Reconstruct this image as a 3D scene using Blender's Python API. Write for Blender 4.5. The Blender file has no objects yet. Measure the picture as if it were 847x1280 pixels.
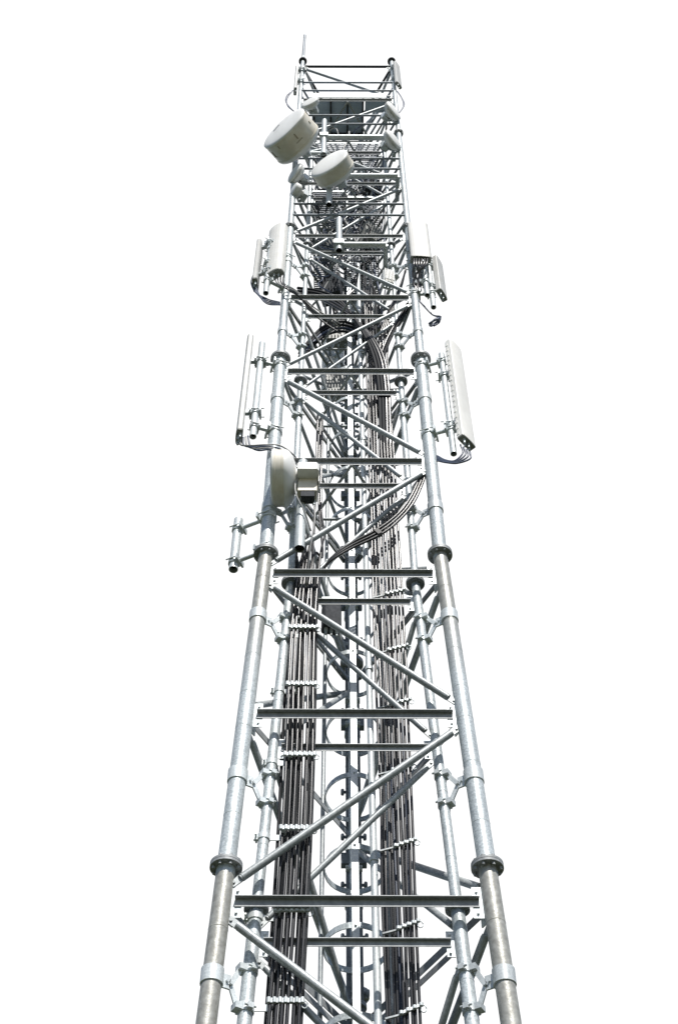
import bpy, math, random
from mathutils import Vector as V, Matrix
random.seed(7)
SC = bpy.context.scene
COL = SC.collection
R3 = math.sqrt(3)

# ------------------------------------------------------------------ camera numbers (surveyed from the photograph)
FPX, TH, ROLL = 1600.0, 0.9255, 0.0023
CAM = V((-0.1094, -6.6546, -4.7728))
GROUND = -6.40

def at(px, py, Y):
    """point in depth plane y = Y seen at a place of the photograph (847 x 1280)"""
    a, b = px - 423.5, py - 640
    c, s = math.cos(ROLL), math.sin(ROLL)
    X = (c * a + s * b) / FPX
    u = -(-s * a + c * b) / FPX
    ct, st = math.cos(TH), math.sin(TH)
    d = V((X, ct - u * st, st + u * ct))
    return CAM + d * ((Y - CAM.y) / d.y)

# ------------------------------------------------------------------ materials
def mat(name, base, rough=0.5, metal=0.0, spec=0.5, mottle=None, scale=60, bump=0.0, vary=.16):
    m = bpy.data.materials.new(name)
    m.use_nodes = True
    nt = m.node_tree
    p = nt.nodes['Principled BSDF']
    p.inputs['Roughness'].default_value = rough
    p.inputs['Metallic'].default_value = metal
    p.inputs['Specular IOR Level'].default_value = spec
    if mottle is None:
        p.inputs['Base Color'].default_value = (*base, 1)
        return m
    N, Lk = nt.nodes.new, nt.links.new
    geo = N('ShaderNodeNewGeometry')
    n1 = N('ShaderNodeTexNoise'); n1.inputs['Scale'].default_value = scale; n1.inputs['Detail'].default_value = 4
    n2 = N('ShaderNodeTexNoise'); n2.inputs['Scale'].default_value = scale * .09; n2.inputs['Detail'].default_value = 5
    Lk(geo.outputs['Position'], n1.inputs['Vector'])
    sc_ = N('ShaderNodeVectorMath'); sc_.operation = 'MULTIPLY'; sc_.inputs[1].default_value = (1, 1, .14)
    Lk(geo.outputs['Position'], sc_.inputs[0]); Lk(sc_.outputs[0], n2.inputs['Vector'])
    n2.inputs['Scale'].default_value = max(scale * .3, 6)
    r1 = N('ShaderNodeMapRange'); r1.inputs[1].default_value = .36; r1.inputs[2].default_value = .64
    Lk(n1.outputs['Fac'], r1.inputs[0])
    mx = N('ShaderNodeMix'); mx.data_type = 'RGBA'
    mx.inputs[6].default_value = (*base, 1); mx.inputs[7].default_value = (*mottle, 1)
    Lk(r1.outputs[0], mx.inputs[0])
    r2 = N('ShaderNodeMapRange'); r2.inputs[1].default_value = .4; r2.inputs[2].default_value = .75
    r2.inputs[3].default_value = 0; r2.inputs[4].default_value = .5
    Lk(n2.outputs['Fac'], r2.inputs[0])
    mx2 = N('ShaderNodeMix'); mx2.data_type = 'RGBA'
    Lk(r2.outputs[0], mx2.inputs[0]); Lk(mx.outputs[2], mx2.inputs[6])
    mx2.inputs[7].default_value = (*[v * .62 for v in base], 1)
    oi = N('ShaderNodeObjectInfo'); rv = N('ShaderNodeMapRange'); rv.inputs[3].default_value = 1 - vary; rv.inputs[4].default_value = 1 + vary * .55
    Lk(oi.outputs['Random'], rv.inputs[0])
    hs = N('ShaderNodeHueSaturation'); Lk(rv.outputs[0], hs.inputs['Value']); Lk(mx2.outputs[2], hs.inputs['Color'])
    Lk(hs.outputs[0], p.inputs['Base Color'])
    if bump:
        b = N('ShaderNodeBump'); b.inputs['Strength'].default_value = bump; b.inputs['Distance'].default_value = .01
        Lk(n1.outputs['Fac'], b.inputs['Height']); Lk(b.outputs['Normal'], p.inputs['Normal'])
    m['base'] = 1
    return m

ZINC = mat('galvanised_zinc', (.43, .475, .49), .42, .25, .5, (.69, .74, .76), 75, .12)
ZINC_OLD = mat('weathered_zinc', (.25, .24, .21), .62, .1, .4, (.33, .315, .28), 60, .1)
ZINC_BRIGHT = mat('new_zinc', (.55, .595, .61), .42, .2, .5, (.73, .77, .785), 90)
STEEL_DARK = mat('dark_galvanised_angle', (.27, .285, .295), .55, .2, .45, (.36, .375, .385), 50)
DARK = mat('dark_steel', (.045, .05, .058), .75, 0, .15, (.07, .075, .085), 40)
RAILM = mat('dull_rail_steel', (.19, .22, .26), .7, 0, .2, (.26, .29, .33), 40)
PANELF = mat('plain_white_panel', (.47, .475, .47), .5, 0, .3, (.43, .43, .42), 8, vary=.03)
MESHM = mat('grating_zinc', (.15, .175, .21), .6, .1, .3, (.22, .25, .29), 40)
RAILG = mat('thin_rail_zinc', (.20, .235, .27), .5, .2, .4, (.28, .31, .35), 40)
SHEATH = mat('black_cable_sheath', (.017, .017, .018), .26, 0, .6)
SHEATH_MATTE = mat('matte_black_sheath', (.020, .022, .026), .7, 0, .2)  # rougher, less specular variant of the black sheath
SHEATH_BLUE = mat('blue_grey_cable_sheath', (.05, .07, .12), .38, 0, .5)
SHEATH_GREY = mat('grey_cable_sheath', (.30, .30, .30), .4, 0, .5)
WHITE = mat('white_radome', (.88, .88, .87), .45, 0, .4, (.85, .85, .83), 9, vary=.04)
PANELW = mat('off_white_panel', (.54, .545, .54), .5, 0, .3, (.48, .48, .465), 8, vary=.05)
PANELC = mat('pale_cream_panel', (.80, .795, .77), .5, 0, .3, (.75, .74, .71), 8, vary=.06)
CREAM = mat('cream_radome', (.80, .77, .69), .5, 0, .4, (.72, .67, .57), 11, vary=.04)
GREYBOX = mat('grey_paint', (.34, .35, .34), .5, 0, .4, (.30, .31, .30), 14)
BLACK = mat('black_rubber', (.012, .012, .012), .6)
BORE = mat('dark_bore', (.01, .01, .01), .9, 0, .1)
DECK = mat('blue_grey_deck', (.60, .72, .92), .5, .0, .5, (.66, .78, .94), 20)
RUST = mat('rust_brown', (.34, .29, .22), .8)
GRASS = mat('dark_turf', (.035, .045, .022), .9, 0, .2, (.05, .055, .03), 4)

def leg_material():
    """bright zinc, dull brown-grey oxide on the oldest lengths (below the first flange and under the second)"""
    m = ZINC.copy(); m.name = 'tower_leg_zinc'
    nt = m.node_tree; p = nt.nodes['Principled BSDF']
    N, Lk = nt.nodes.new, nt.links.new
    src = p.inputs['Base Color'].links[0].from_socket
    geo = N('ShaderNodeNewGeometry'); sep = N('ShaderNodeSeparateXYZ'); Lk(geo.outputs['Position'], sep.inputs[0])
    nz = N('ShaderNodeTexNoise'); nz.inputs['Scale'].default_value = 5; nz.inputs['Detail'].default_value = 6
    Lk(geo.outputs['Position'], nz.inputs['Vector'])
    ad = N('ShaderNodeMath'); ad.operation = 'MULTIPLY_ADD'; Lk(nz.outputs['Fac'], ad.inputs[0])
    ad.inputs[1].default_value = .5; Lk(sep.outputs[2], ad.inputs[2])
    cr = N('ShaderNodeValToRGB')
    mr = N('ShaderNodeMapRange'); mr.inputs[1].default_value = -1; mr.inputs[2].default_value = 4
    Lk(ad.outputs[0], mr.inputs[0]); Lk(mr.outputs[0], cr.inputs[0])
    e = cr.color_ramp.elements
    def z2(z): return (z + 1) / 5
    e[0].position = z2(.21); e[0].color = (1, 1, 1, 1)
    e[1].position = z2(.24); e[1].color = (0, 0, 0, 1)
    for z, c in ((1.7, 0), (2.6, .9), (3.2, 1), (3.22, 0)):
        k = e.new(z2(z)); k.color = (c, c, c, 1)
    mx = N('ShaderNodeMix'); mx.data_type = 'RGBA'
    Lk(cr.outputs[0], mx.inputs[0]); Lk(src, mx.inputs[6]); 
    n3 = N('ShaderNodeTexNoise'); n3.inputs['Scale'].default_value = 30; n3.inputs['Detail'].default_value = 5
    Lk(geo.outputs['Position'], n3.inputs['Vector'])
    c2 = N('ShaderNodeValToRGB'); c2.color_ramp.elements[0].color = (.27, .265, .24, 1); c2.color_ramp.elements[1].color = (.43, .43, .40, 1)
    c2.color_ramp.elements[0].position = .3; c2.color_ramp.elements[1].position = .7
    Lk(n3.outputs['Fac'], c2.inputs[0]); Lk(c2.outputs[0], mx.inputs[7])
    Lk(mx.outputs[2], p.inputs['Base Color'])
    return m
LEGZ = leg_material()
BRACEZ = mat('brace_zinc', (.30, .325, .335), .45, .25, .5, (.43, .455, .465), 55, .06)

# ------------------------------------------------------------------ mesh builder
def frame_of(d):
    d = d.normalized()
    u = d.orthogonal().normalized() if abs(d.z) > .999 else V((0, 0, 1)).cross(d).normalized()
    return u, d.cross(u).normalized(), d

class MB:
    def __init__(s):
        s.v, s.f, s.sm = [], [], []
    def face(s, idx, smooth=False):
        s.f.append(idx); s.sm.append(smooth)
    def add(s, pts):
        b = len(s.v); s.v.extend([tuple(p) for p in pts]); return b
    def lathe(s, prof, o, d, n=14, cap0=True, cap1=True, smooth=None):
        """prof [(r, h)]: rings along d from o; every band has its own vertices, so edges stay crisp"""
        o = V(o); u, w, d = frame_of(V(d))
        cs = [(math.cos(2 * math.pi * k / n), math.sin(2 * math.pi * k / n)) for k in range(n)]
        def ring(r, h): return s.add([o + d * h + u * (r * c) + w * (r * q) for c, q in cs])
        for (r0, h0), (r1, h1) in zip(prof, prof[1:]):
            a, b = ring(r0, h0), ring(r1, h1)
            for k in range(n):
                j = (k + 1) % n
                s.face((a + k, a + j, b + j, b + k), True)
        if cap0 and prof[0][0] > 0:
            a = ring(*prof[0]); s.face(tuple(a + k for k in range(n - 1, -1, -1)))
        if cap1 and prof[-1][0] > 0:
            a = ring(*prof[-1]); s.face(tuple(a + k for k in range(n)))
        return s
    def smooth_lathe(s, prof, o, d, n=28):
        o = V(o); u, w, d = frame_of(V(d)); rings = []
        for r, h in prof:
            rings.append(s.add([o + d * h + u * (r * math.cos(2 * math.pi * k / n)) + w * (r * math.sin(2 * math.pi * k / n)) for k in range(n)]))
        for a, b in zip(rings, rings[1:]):
            for k in range(n):
                j = (k + 1) % n
                s.face((a + k, a + j, b + j, b + k), True)
        return s
    def tube(s, p0, p1, r0, r1=None, n=12, caps=True):
        p0, p1 = V(p0), V(p1); d = p1 - p0
        return s.lathe([(r0, 0), (r0 if r1 is None else r1, d.length)], p0, d, n, caps, caps)
    def sweep(s, pts, r, n=7):
        pts = [V(p) for p in pts]
        t = [(pts[min(i + 1, len(pts) - 1)] - pts[max(i - 1, 0)]).normalized() for i in range(len(pts))]
        u = frame_of(t[0])[0]; rings = []
        for p, d in zip(pts, t):
            u = (u - d * u.dot(d)).normalized(); w = d.cross(u)
            rings.append(s.add([p + u * (r * math.cos(2 * math.pi * k / n)) + w * (r * math.sin(2 * math.pi * k / n)) for k in range(n)]))
        for a, b in zip(rings, rings[1:]):
            for k in range(n):
                j = (k + 1) % n
                s.face((a + k, a + j, b + j, b + k), True)
        s.face(tuple(rings[0] + k for k in range(n - 1, -1, -1))); s.face(tuple(rings[-1] + k for k in range(n)))
        return s
    def box(s, c, ax, ay, az):
        """c centre, three half-axis vectors"""
        c, ax, ay, az = V(c), V(ax), V(ay), V(az)
        if ax.cross(ay).dot(az) < 0: az = -az
        for q in ((1, 0, 0), (-1, 0, 0), (0, 1, 0), (0, -1, 0), (0, 0, 1), (0, 0, -1)):
            if q[0]: n_, a, b = ax * q[0], ay * q[0], az
            elif q[1]: n_, a, b = ay * q[1], az * q[1], ax
            else: n_, a, b = az * q[2], ax * q[2], ay
            k = s.add([c + n_ - a - b, c + n_ + a - b, c + n_ + a + b, c + n_ - a + b]); s.face((k, k + 1, k + 2, k + 3))
        return s
    def bar(s, p0, p1, wdir, w, t):
        """flat bar: w wide along wdir, t thick"""
        p0, p1 = V(p0), V(p1); d = p1 - p0; wd = V(wdir); wd = (wd - d.normalized() * wd.dot(d.normalized())).normalized()
        n_ = d.normalized().cross(wd)
        return s.box((p0 + p1) / 2, d / 2, wd * (w / 2), n_ * (t / 2))
    def prism(s, out, o, ex, ey, ez, h, smooth=False, cap0=True, cap1=True):
        """outline out [(a, b)] in ex/ey, extruded h along ez"""
        o, ex, ey, ez = V(o), V(ex), V(ey), V(ez); n = len(out)
        if ex.cross(ey).dot(ez) < 0: out = out[::-1]
        lo = [o + ex * a + ey * b for a, b in out]; hi = [p + ez * h for p in lo]
        if smooth:
            a = s.add(lo); b = s.add(hi)
            for k in range(n):
                j = (k + 1) % n; s.face((a + k, a + j, b + j, b + k), True)
        else:
            for k in range(n):
                j = (k + 1) % n; q = s.add([lo[k], lo[j], hi[j], hi[k]]); s.face((q, q + 1, q + 2, q + 3))
        if cap0: a = s.add(lo); s.face(tuple(a + k for k in range(n - 1, -1, -1)))
        if cap1: a = s.add(hi); s.face(tuple(a + k for k in range(n)))
        return s
    def build(s, name, m, parent=None):
        me = bpy.data.meshes.new(name); me.from_pydata(s.v, [], s.f); me.polygons.foreach_set('use_smooth', s.sm)
        me.materials.append(m); me.update()
        o = bpy.data.objects.new(name, me); COL.objects.link(o)
        if parent is not None:
            o.parent = parent
            inv = parent.matrix_basis.copy(); q = parent.parent
            while q is not None:
                inv = q.matrix_basis @ inv; q = q.parent
            me.transform(inv.inverted())
        return o

def tag(o, label, cat, group=None):
    o['label'] = label; o['category'] = cat
    if group: o['group'] = group
    return o
def thing(name, loc, label, cat, group=None):
    o = bpy.data.objects.new(name, None); o.empty_display_size = .1; COL.objects.link(o); o.location = loc
    return tag(o, label, cat, group)
def smooth_path(pts, k=8):
    pts = [V(p) for p in pts]; P = [pts[0] * 2 - pts[1]] + pts + [pts[-1] * 2 - pts[-2]]; out = []
    for i in range(1, len(P) - 2):
        a, b, c, d = P[i - 1:i + 3]
        for j in range(k):
            t = j / k
            out.append(.5 * ((2 * b) + (c - a) * t + (2 * a - 5 * b + 4 * c - d) * t * t + (-a + 3 * b - 3 * c + d) * t ** 3))
    return out + [pts[-1]]
X_, Y_, Z_ = V((1, 0, 0)), V((0, 1, 0)), V((0, 0, 1))

# ------------------------------------------------------------------ tower geometry
W_, DW = 1.3534, .1840
W2, DW2, DH = .9589, .2080, -.2144
def wid(z, inner=False):
    t = max(0, 1 - (z - (DH if inner else 0)) / 3)
    return (W2 + DW2 * t) if inner else (W_ + DW * t)
def corner(k, z, inner=False):
    w = wid(z, inner)
    return V(((-w / 2, -w / (2 * R3), z), (w / 2, -w / (2 * R3), z), (0, w / R3, z))[k])
TOP = 15.0
def leg_r(z):
    return .056 if z < 6 else .0415 if z < 9 else .035 if z < 12 else .03
def in_r(z):
    return .041 if z < 0 else .034 if z < 3 else .0285 if z < 6 else .024
IN_TOP = 12.2

tower = thing('lattice_tower', (0, 0, GROUND), 'tall galvanised three-legged lattice tower with doubled legs and zigzag bracing', 'tower')

for k in range(3):
    m = MB(); zs = [GROUND + .05, -6, -3, 0, 3, 6, 9, 12, TOP]
    for a, b in zip(zs, zs[1:]):
        p, q = corner(k, a), corner(k, b); r = leg_r((a + b) / 2)
        m.tube(p, q, r, n=20)
        if a >= -3:
            for j in range(1, 8):                        # weld beads round the pipe
                zz = a + (b - a) * (j + random.uniform(-.2, .2)) / 8
                c = corner(k, zz); m.lathe([(r, -.004), (r + .0016, 0), (r, .004)], c, Z_, 20, False, False)
    leg = m.build('leg', LEGZ, tower)
    for z in zs[1:]:
        fr = .097 if z < 7 else .070 if z < 10 else .062
        c = corner(k, z)
        f = MB(); f.lathe([(fr * .62, -.045), (fr, -.016), (fr, -.001), (fr - .004, -.001), (fr - .004, .001), (fr, .001), (fr, .016), (leg_r(z + .1) + .012, .018), (leg_r(z + .1), .04)] if False else
                          [(leg_r(z - .1), -.02), (fr, -.017), (fr, -.0015), (fr - .004, -.0015), (fr - .004, .0015), (fr, .0015), (fr, .017), (leg_r(z + .1), .02)], c, Z_, 28, False, False)
        if z < 13:
            nb = 8
            for j in range(nb):
                a = 2 * math.pi * (j + .5) / nb; p = c + V((math.cos(a), math.sin(a), 0)) * (fr * .80)
                f.tube(p - Z_ * (.030 + random.uniform(0, .012)), p + Z_ * .034, .0105, n=6)
        f.build('flange', STEEL_DARK if z < 14 else DARK, leg)
    # inner leg
    m = MB(); zi = [GROUND + .05] + [v + DH for v in (-6, -3, 0, 3, 6, 9, 12)] + [IN_TOP]
    for a, b in zip(zi, zi[1:]):
        if b - a < .05: continue
        p, q = corner(k, a, True), corner(k, b, True); r = in_r((a + b) / 2 - DH)
        m.tube(p, q, r, n=16)
        if a >= -3.5:
            for j in range(1, 7):
                c = corner(k, a + (b - a) * (j + random.uniform(-.3, .3)) / 7, True)
                m.lathe([(r, -.003), (r + .0014, 0), (r, .003)], c, Z_, 16, False, False)
    leg2 = m.build('inner_leg', ZINC, tower)
    for z in zi[1:-1]:
        fr = .073 if z < 4 else .064 if z < 7 else .05
        c = corner(k, z, True)
        f = MB(); f.lathe([(.02, -.016), (fr, -.014), (fr, -.001), (fr - .003, -.001), (fr - .003, .001), (fr, .001), (fr, .014), (.02, .016)], c, Z_, 24, False, False)
        for j in range(6):
            a = 2 * math.pi * j / 6; p = c + V((math.cos(a), math.sin(a), 0)) * (fr * .78); f.tube(p - Z_ * .026, p + Z_ * .026, .007, n=6)
        f.build('flange', STEEL_DARK, leg2)

# crossbeams, braces, gussets ---------------------------------------------------
LV = [-.25 + 1.5 * i for i in range(-4, 11)]             # -6.25 ... 14.75
def angle(m, p0, p1, out, a, t):
    """L section: level flange on top reaching outwards, web hanging at its inner edge"""
    d = (p1 - p0); n_ = V(out)
    fl = a * .70
    m.box((p0 + p1) / 2 + n_ * (fl / 2) - Z_ * (t / 2), d / 2, n_ * (fl / 2), Z_ * (t / 2))
    m.box((p0 + p1) / 2 + n_ * (t / 2) - Z_ * (t + (a - t) / 2), d / 2, n_ * (t / 2), Z_ * ((a - t) / 2))
FACES = ((0, 1), (1, 2), (2, 0))
def outward(i):
    return (V((0, -1, 0)), V((math.cos(math.radians(30)), .5, 0)), V((-math.cos(math.radians(30)), .5, 0)))[i]

def plate(m, c, u, v, n_, hu, hv, t=.005):
    m.box(c, u * hu, v * hv, n_ * t)

for inner in (False, True):
    lv = LV if not inner else [z - .2 for z in LV if z < 12.2]
    for li, z in enumerate(lv):
        for fi, (a, b) in enumerate(FACES):
            r = in_r(z) if inner else leg_r(z)
            pa, pb = corner(a, z, inner), corner(b, z, inner); d = (pb - pa).normalized(); o = outward(fi)
            sz = (.042 if inner else .054) if z < 8 else .040
            p0, p1 = pa + d * (r + .02), pb - d * (r + .02)
            m = MB()
            if z > 14.5 and not inner: m.tube(p0 - d * .02, p1 + d * .02, .019, n=12)
            else: angle(m, p0 + Z_ * .02, p1 + Z_ * .02, o, sz, .005)
            beam = m.build('crossbeam', (DARK if z > 14.5 else STEEL_DARK), tower)
            if z < -3.3: continue
            if fi == 0 or (z < 8 and not inner):
                for c, dd, rr in ((pa, d, r), (pb, -d, r)):
                    g = MB(); s_ = .8 if inner else 1
                    hv = .105 * s_ if z < 7 else .07
                    g.box(c + dd * (rr + .028 * s_) - o * .006, dd * (.030 * s_), Z_ * hv, o * .004)
                    for dz in (-.7, .7):
                        g.tube(c + dd * (rr + .032 * s_) + Z_ * (hv * dz) - o * .012, c + dd * (rr + .032 * s_) + Z_ * (hv * dz) + o * .010, .008, n=6)
                    g.build('gusset_plate', ZINC_BRIGHT, beam)
    # zigzag: leg a at the even levels, leg b at the odd ones
    for li in range(len(lv) - 1):
        z0, z1 = lv[li], lv[li + 1]
        if z1 < -3.3 and inner: continue
        odd = (li % 2)                                    # LV[0] = -6.25 is an odd (right) level: -0.25 is li 4
        for fi, (a, b) in enumerate(FACES):
            s0, s1 = (a, b) if not odd else (b, a)
            r = in_r(z0) if inner else leg_r(z0)
            pa, pb = corner(s0, z0, inner), corner(s1, z1, inner)
            d = (pb - pa).normalized(); o = outward(fi)
            ga, gb = pa + Z_ * .075, pb - Z_ * .075
            dd = (gb - ga).normalized()
            rt = (.0205 if inner else .0250) if z0 < 5.5 else (.0165 if inner else .0200)
            e0, e1 = ga + dd * (r + .085), gb - dd * (r + .085)
            m = MB(); m.tube(e0, e1, rt, n=12)
            m.tube(e0 - dd * .012, e0 + dd * .001, rt * .9, n=12); m.tube(e1 - dd * .001, e1 + dd * .012, rt * .9, n=12)
            wv = dd.cross(o).normalized()
            for e, sg in ((e0, -1), (e1, 1)):             # flattened tongue with its bolt
                m.box(e + dd * (sg * .042), dd * .036, wv * (rt * .95), o * .005)
                q = e + dd * (sg * .058); m.tube(q - o * .014, q + o * .014, .009, n=6)
            m.build('brace', BRACEZ, tower)

for li in range(len(LV) - 1):                              # counter-braces of the two rear faces, upper lifts
    z0, z1 = LV[li], LV[li + 1]
    if z0 < 4: continue
    for fi in (1, 2):
        a, b = FACES[fi]
        s0, s1 = (b, a) if not li % 2 else (a, b)
        ga, gb = corner(s0, z0) + Z_ * .08, corner(s1, z1) - Z_ * .08; d = (gb - ga).normalized(); o = outward(fi)
        m = MB(); m.tube(ga + d * .09 - o * .03, gb - d * .09 - o * .03, .017, n=10); m.build('brace', BRACEZ, tower)

# V brackets tying each inner leg to its outer leg --------------------------------
for k in range(3):
    for z in (-2.2, -.74, .70, 2.25, 3.60, 5.28, 6.55, 8.1):
        p = corner(k, z); q1, q2 = corner(k, z + .11, True), corner(k, z - .13, True)
        inw = (q1 - p); inw.z = 0; inw.normalize()
        r = leg_r(z); ri = in_r(z); s_ = 1 if z < 5.5 else .75
        m = MB()
        m.lathe([(r, -.048 * s_), (r + .008, -.046 * s_), (r + .008, .046 * s_), (r, .048 * s_)], p, Z_, 20, False, False)
        side = inw.cross(Z_)
        m.box(p + inw * (r + .025), inw * .03, side * .006, Z_ * (.042 * s_))
        m.tube(p + inw * (r + .03) - side * .02, p + inw * (r + .03) + side * .02, .008, n=6)
        knee = p + inw * (r + .055) - Z_ * .01
        for q in (q1, q2):
            m.lathe([(ri, -.022), (ri + .006, -.021), (ri + .006, .021), (ri, .022)], q, Z_, 16, False, False)
            e = q - inw * (ri + .012)
            m.bar(knee, e, side, .012, .030)
            m.box(e, inw * .022, side * .03, Z_ * .018)
            for sg in (-1, 1):
                m.tube(q + side * (sg * (ri + .014)) - inw * .034, q + side * (sg * (ri + .014)) + inw * .034, .0075, n=6)
                m.box(q + side * (sg * (ri + .012)), inw * .016, side * .012, Z_ * .016)
            m.tube(e - side * .022, e + side * .022, .009, n=6)
        m.tube(knee - side * .022, knee + side * .022, .010, n=6)
        m.build('leg_bracket', ZINC_BRIGHT, tower)

# level plan bracing inside the upper lifts
for z in (4.22, 5.72, 7.22, 8.72, 10.22, 11.72, 13.22):
    m = MB(); mids = [(corner(a, z) + corner(b, z)) / 2 for a, b in FACES]
    for i in range(3): m.tube(mids[i], mids[(i + 1) % 3], .014, n=8)
    m.build('plan_brace', BRACEZ, tower)

# guard rails of the upper lifts: thin tubes between the front legs and round the sides
for z in (9.31, 9.63, 10.71, 11.05, 12.28, 12.61, 13.62, 13.97):
    m = MB()
    for fi, (a, b) in enumerate(FACES):
        o = outward(fi); m.tube(corner(a, z) + o * .02, corner(b, z) + o * .02, .015, n=8)
    m.build('guard_rail', RAILG, tower)

# ------------------------------------------------------------------ safety cage and climbing rail
cage = thing('ladder_cage', (0, .375, GROUND), 'narrow round safety cage of flat hoops running up inside the tower', 'ladder cage')
CZ0, CZ1, CYC, CRX, CRY = -3.1, 12.6, .375, .205, .245
nh = 0; z = -3.075
while z < CZ1:
    m = MB(); pts = []
    zz = z + random.uniform(-.02, .02); n = 28
    for j in range(n):
        a = 2 * math.pi * j / n; pts.append((math.cos(a), math.sin(a)))
    for j in range(n):
        (c0, s0), (c1, s1) = pts[j], pts[(j + 1) % n]
        lo = [V((CRX * c0, CYC + CRY * s0, zz - .021)), V((CRX * c1, CYC + CRY * s1, zz - .021)), V((CRX * c1 * .97, CYC + CRY * s1 * .975, zz - .021)), V((CRX * c0 * .97, CYC + CRY * s0 * .975, zz - .021))]
        hi = [p + Z_ * .042 for p in lo]
        b = m.add(lo + hi)
        for f in ((0, 1, 5, 4), (2, 3, 7, 6), (4, 5, 6, 7), (3, 2, 1, 0)): m.face(tuple(b + i for i in f))
    m.build('hoop', ZINC, cage); z += .615; nh += 1
for x, y, tx, ty, mm in ((-CRX - .012, CYC, 0, 1, BRACEZ), (CRX + .012, CYC, 0, 1, BRACEZ), (0, CYC - CRY - .004, 1, 0, ZINC_BRIGHT), (0.0, CYC + CRY + .004, 1, 0, STEEL_DARK)):
    m = MB(); w = .023
    if tx: m.box(V((x, y, (CZ0 + CZ1) / 2)), V((tx, ty, 0)) * w, V((ty, tx, 0)) * .003, Z_ * ((CZ1 - CZ0) / 2))
    else: m.tube(V((x, y, CZ0)), V((x, y, CZ1)), .0155, n=10)
    zz = -3.075
    while zz < CZ1:
        nrm = V((ty, tx, 0)); sg = -1 if y < CYC else 1
        m.tube(V((x, y, zz)) + nrm * (.014 if x > 0 else -.014), V((x, y, zz)), .008, n=6); zz += .615
    m.build('strap', mm, cage)
climb = thing('climbing_rail', (0, .66, GROUND), 'dark single climbing rail with paired step pegs behind the safety cage', 'ladder')
m = MB()
for sx in (-1, 1): m.box(V((sx * .042, .665, (CZ0 + 13.2) / 2)), X_ * .013, Y_ * .02, Z_ * ((13.2 - CZ0) / 2))
m.box(V((0, .682, (CZ0 + 13.2) / 2)), X_ * .044, Y_ * .004, Z_ * ((13.2 - CZ0) / 2))
m.build('rail', RAILM, climb)
z = -3.0
while z < 13:
    m = MB(); m.tube(V((-.085, .655, z)), V((.085, .655, z)), .011, n=8)
    for sx in (-1, 1): m.lathe([(.012, 0), (.026, .004), (.026, .02), (.018, .026)], V((sx * .066, .655, z)), X_ * sx, 10)
    m.build('step_peg', RAILM, climb)
    z += .41
for z in (-1.0, .9, 2.2, 3.6, 5.2, 6.6, 8.2, 9.7):
    m = MB(); m.box(V((0, .66, z)), X_ * .09, Y_ * .03, Z_ * .045); m.build('rail_clamp', RAILM, climb)

pipe = thing('conduit_pipe', (.113, -.12, GROUND), 'pale galvanised pipe standing between the safety cage and the right cable bundle', 'pipe')
m = MB(); m.tube(V((.118, -.12, -3.1)), V((.10, -.12, 8.6)), .0225, n=14); m.build('tube', ZINC_BRIGHT, pipe)
for z in (-1.7, .3, 2.0, 3.5, 5.0, 6.6):
    m = MB(); m.lathe([(.0225, -.015), (.03, -.014), (.03, .014), (.0225, .015)], V((.113, -.12, z)), Z_, 14, False, False); m.build('clamp', ZINC_BRIGHT, pipe)

# ------------------------------------------------------------------ feeder cables
def cable(pts, r, label, group, m=SHEATH, name='feeder_cable', n=8, k=6):
    b = MB(); b.sweep(smooth_path(pts, k), r, n); o = b.build(name, m)
    return tag(o, label, 'cable', group)
def wob(a): return random.uniform(-a, a)

LB = 'black coaxial feeder cable running straight up in the left bundle beside the inner leg'
LG = 'feeder cables of the left bundle'
def yin(z): return -wid(z, True) / (2 * R3)
LPX = ((1251, 337, 376), (1137, 345, 383), (1035, 352, 388), (943, 357, 391), (855, 360, 392), (784, 363, 394), (720, 371, 397))
def lx(z, f, dy):
    """x of a cable f (0 left edge .. 1 right edge) of the left bundle at height z"""
    Y = yin(z) + dy; best = []
    for py, a, b in LPX:
        p, q = at(a, py, Y), at(b, py, Y); best.append((p.z, p.x + (q.x - p.x) * f))
    best.sort()
    if z <= best[0][0]: (z0, x0), (z1, x1) = best[0], best[2]
    elif z >= best[-1][0]: return best[-1][1]
    else:
        for (z0, x0), (z1, x1) in zip(best, best[1:]):
            if z0 <= z <= z1: break
    return x0 + (x1 - x0) * (z - z0) / (z1 - z0)
for i in range(6):
    f = (i + .15) / 5.3; pts = []
    for z in (-3.2, -2.2, -1.5, -.75, -.1, .44, 1.1, 1.72, 2.31):
        pts.append(V((lx(z, f, -.06) + wob(.003), yin(z) - .062 + wob(.004), z)))
    pts.append(V((lx(2.9, f, -.05) + wob(.012), -.32, 2.9))); pts.append(V((lx(3, f, -.05) + .02 + wob(.02), -.28, 3.2 + wob(.12))))
    pts.append(V((lx(3, f, -.05) + .04 + wob(.04), -.22, 3.35 + wob(.15))))
    if i in (2, 4, 5):
        for z in (3.9, 4.6, 5.4): pts.append(V((-.33 + i * .012 + wob(.01), -.16 + wob(.02), z)))
    cable(pts, .0102, LB, LG)
for i in range(9):
    f = -.12 + i * .145; pts = []
    for z in (-3.2, -2.0, -1.0, .2, 1.3, 2.3, 2.9):
        pts.append(V((lx(z, f, -.03) + wob(.005), yin(z) - .030 + wob(.008) + (.05 if i % 3 == 0 else 0), z)))
    pts.append(V((lx(3, f, 0) + wob(.03), -.2, 3.3 + wob(.2))))
    cable(pts, .0108, 'black coaxial feeder cable in the shaded back row of the left bundle', LG + ', back row', SHEATH_MATTE)

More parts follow.
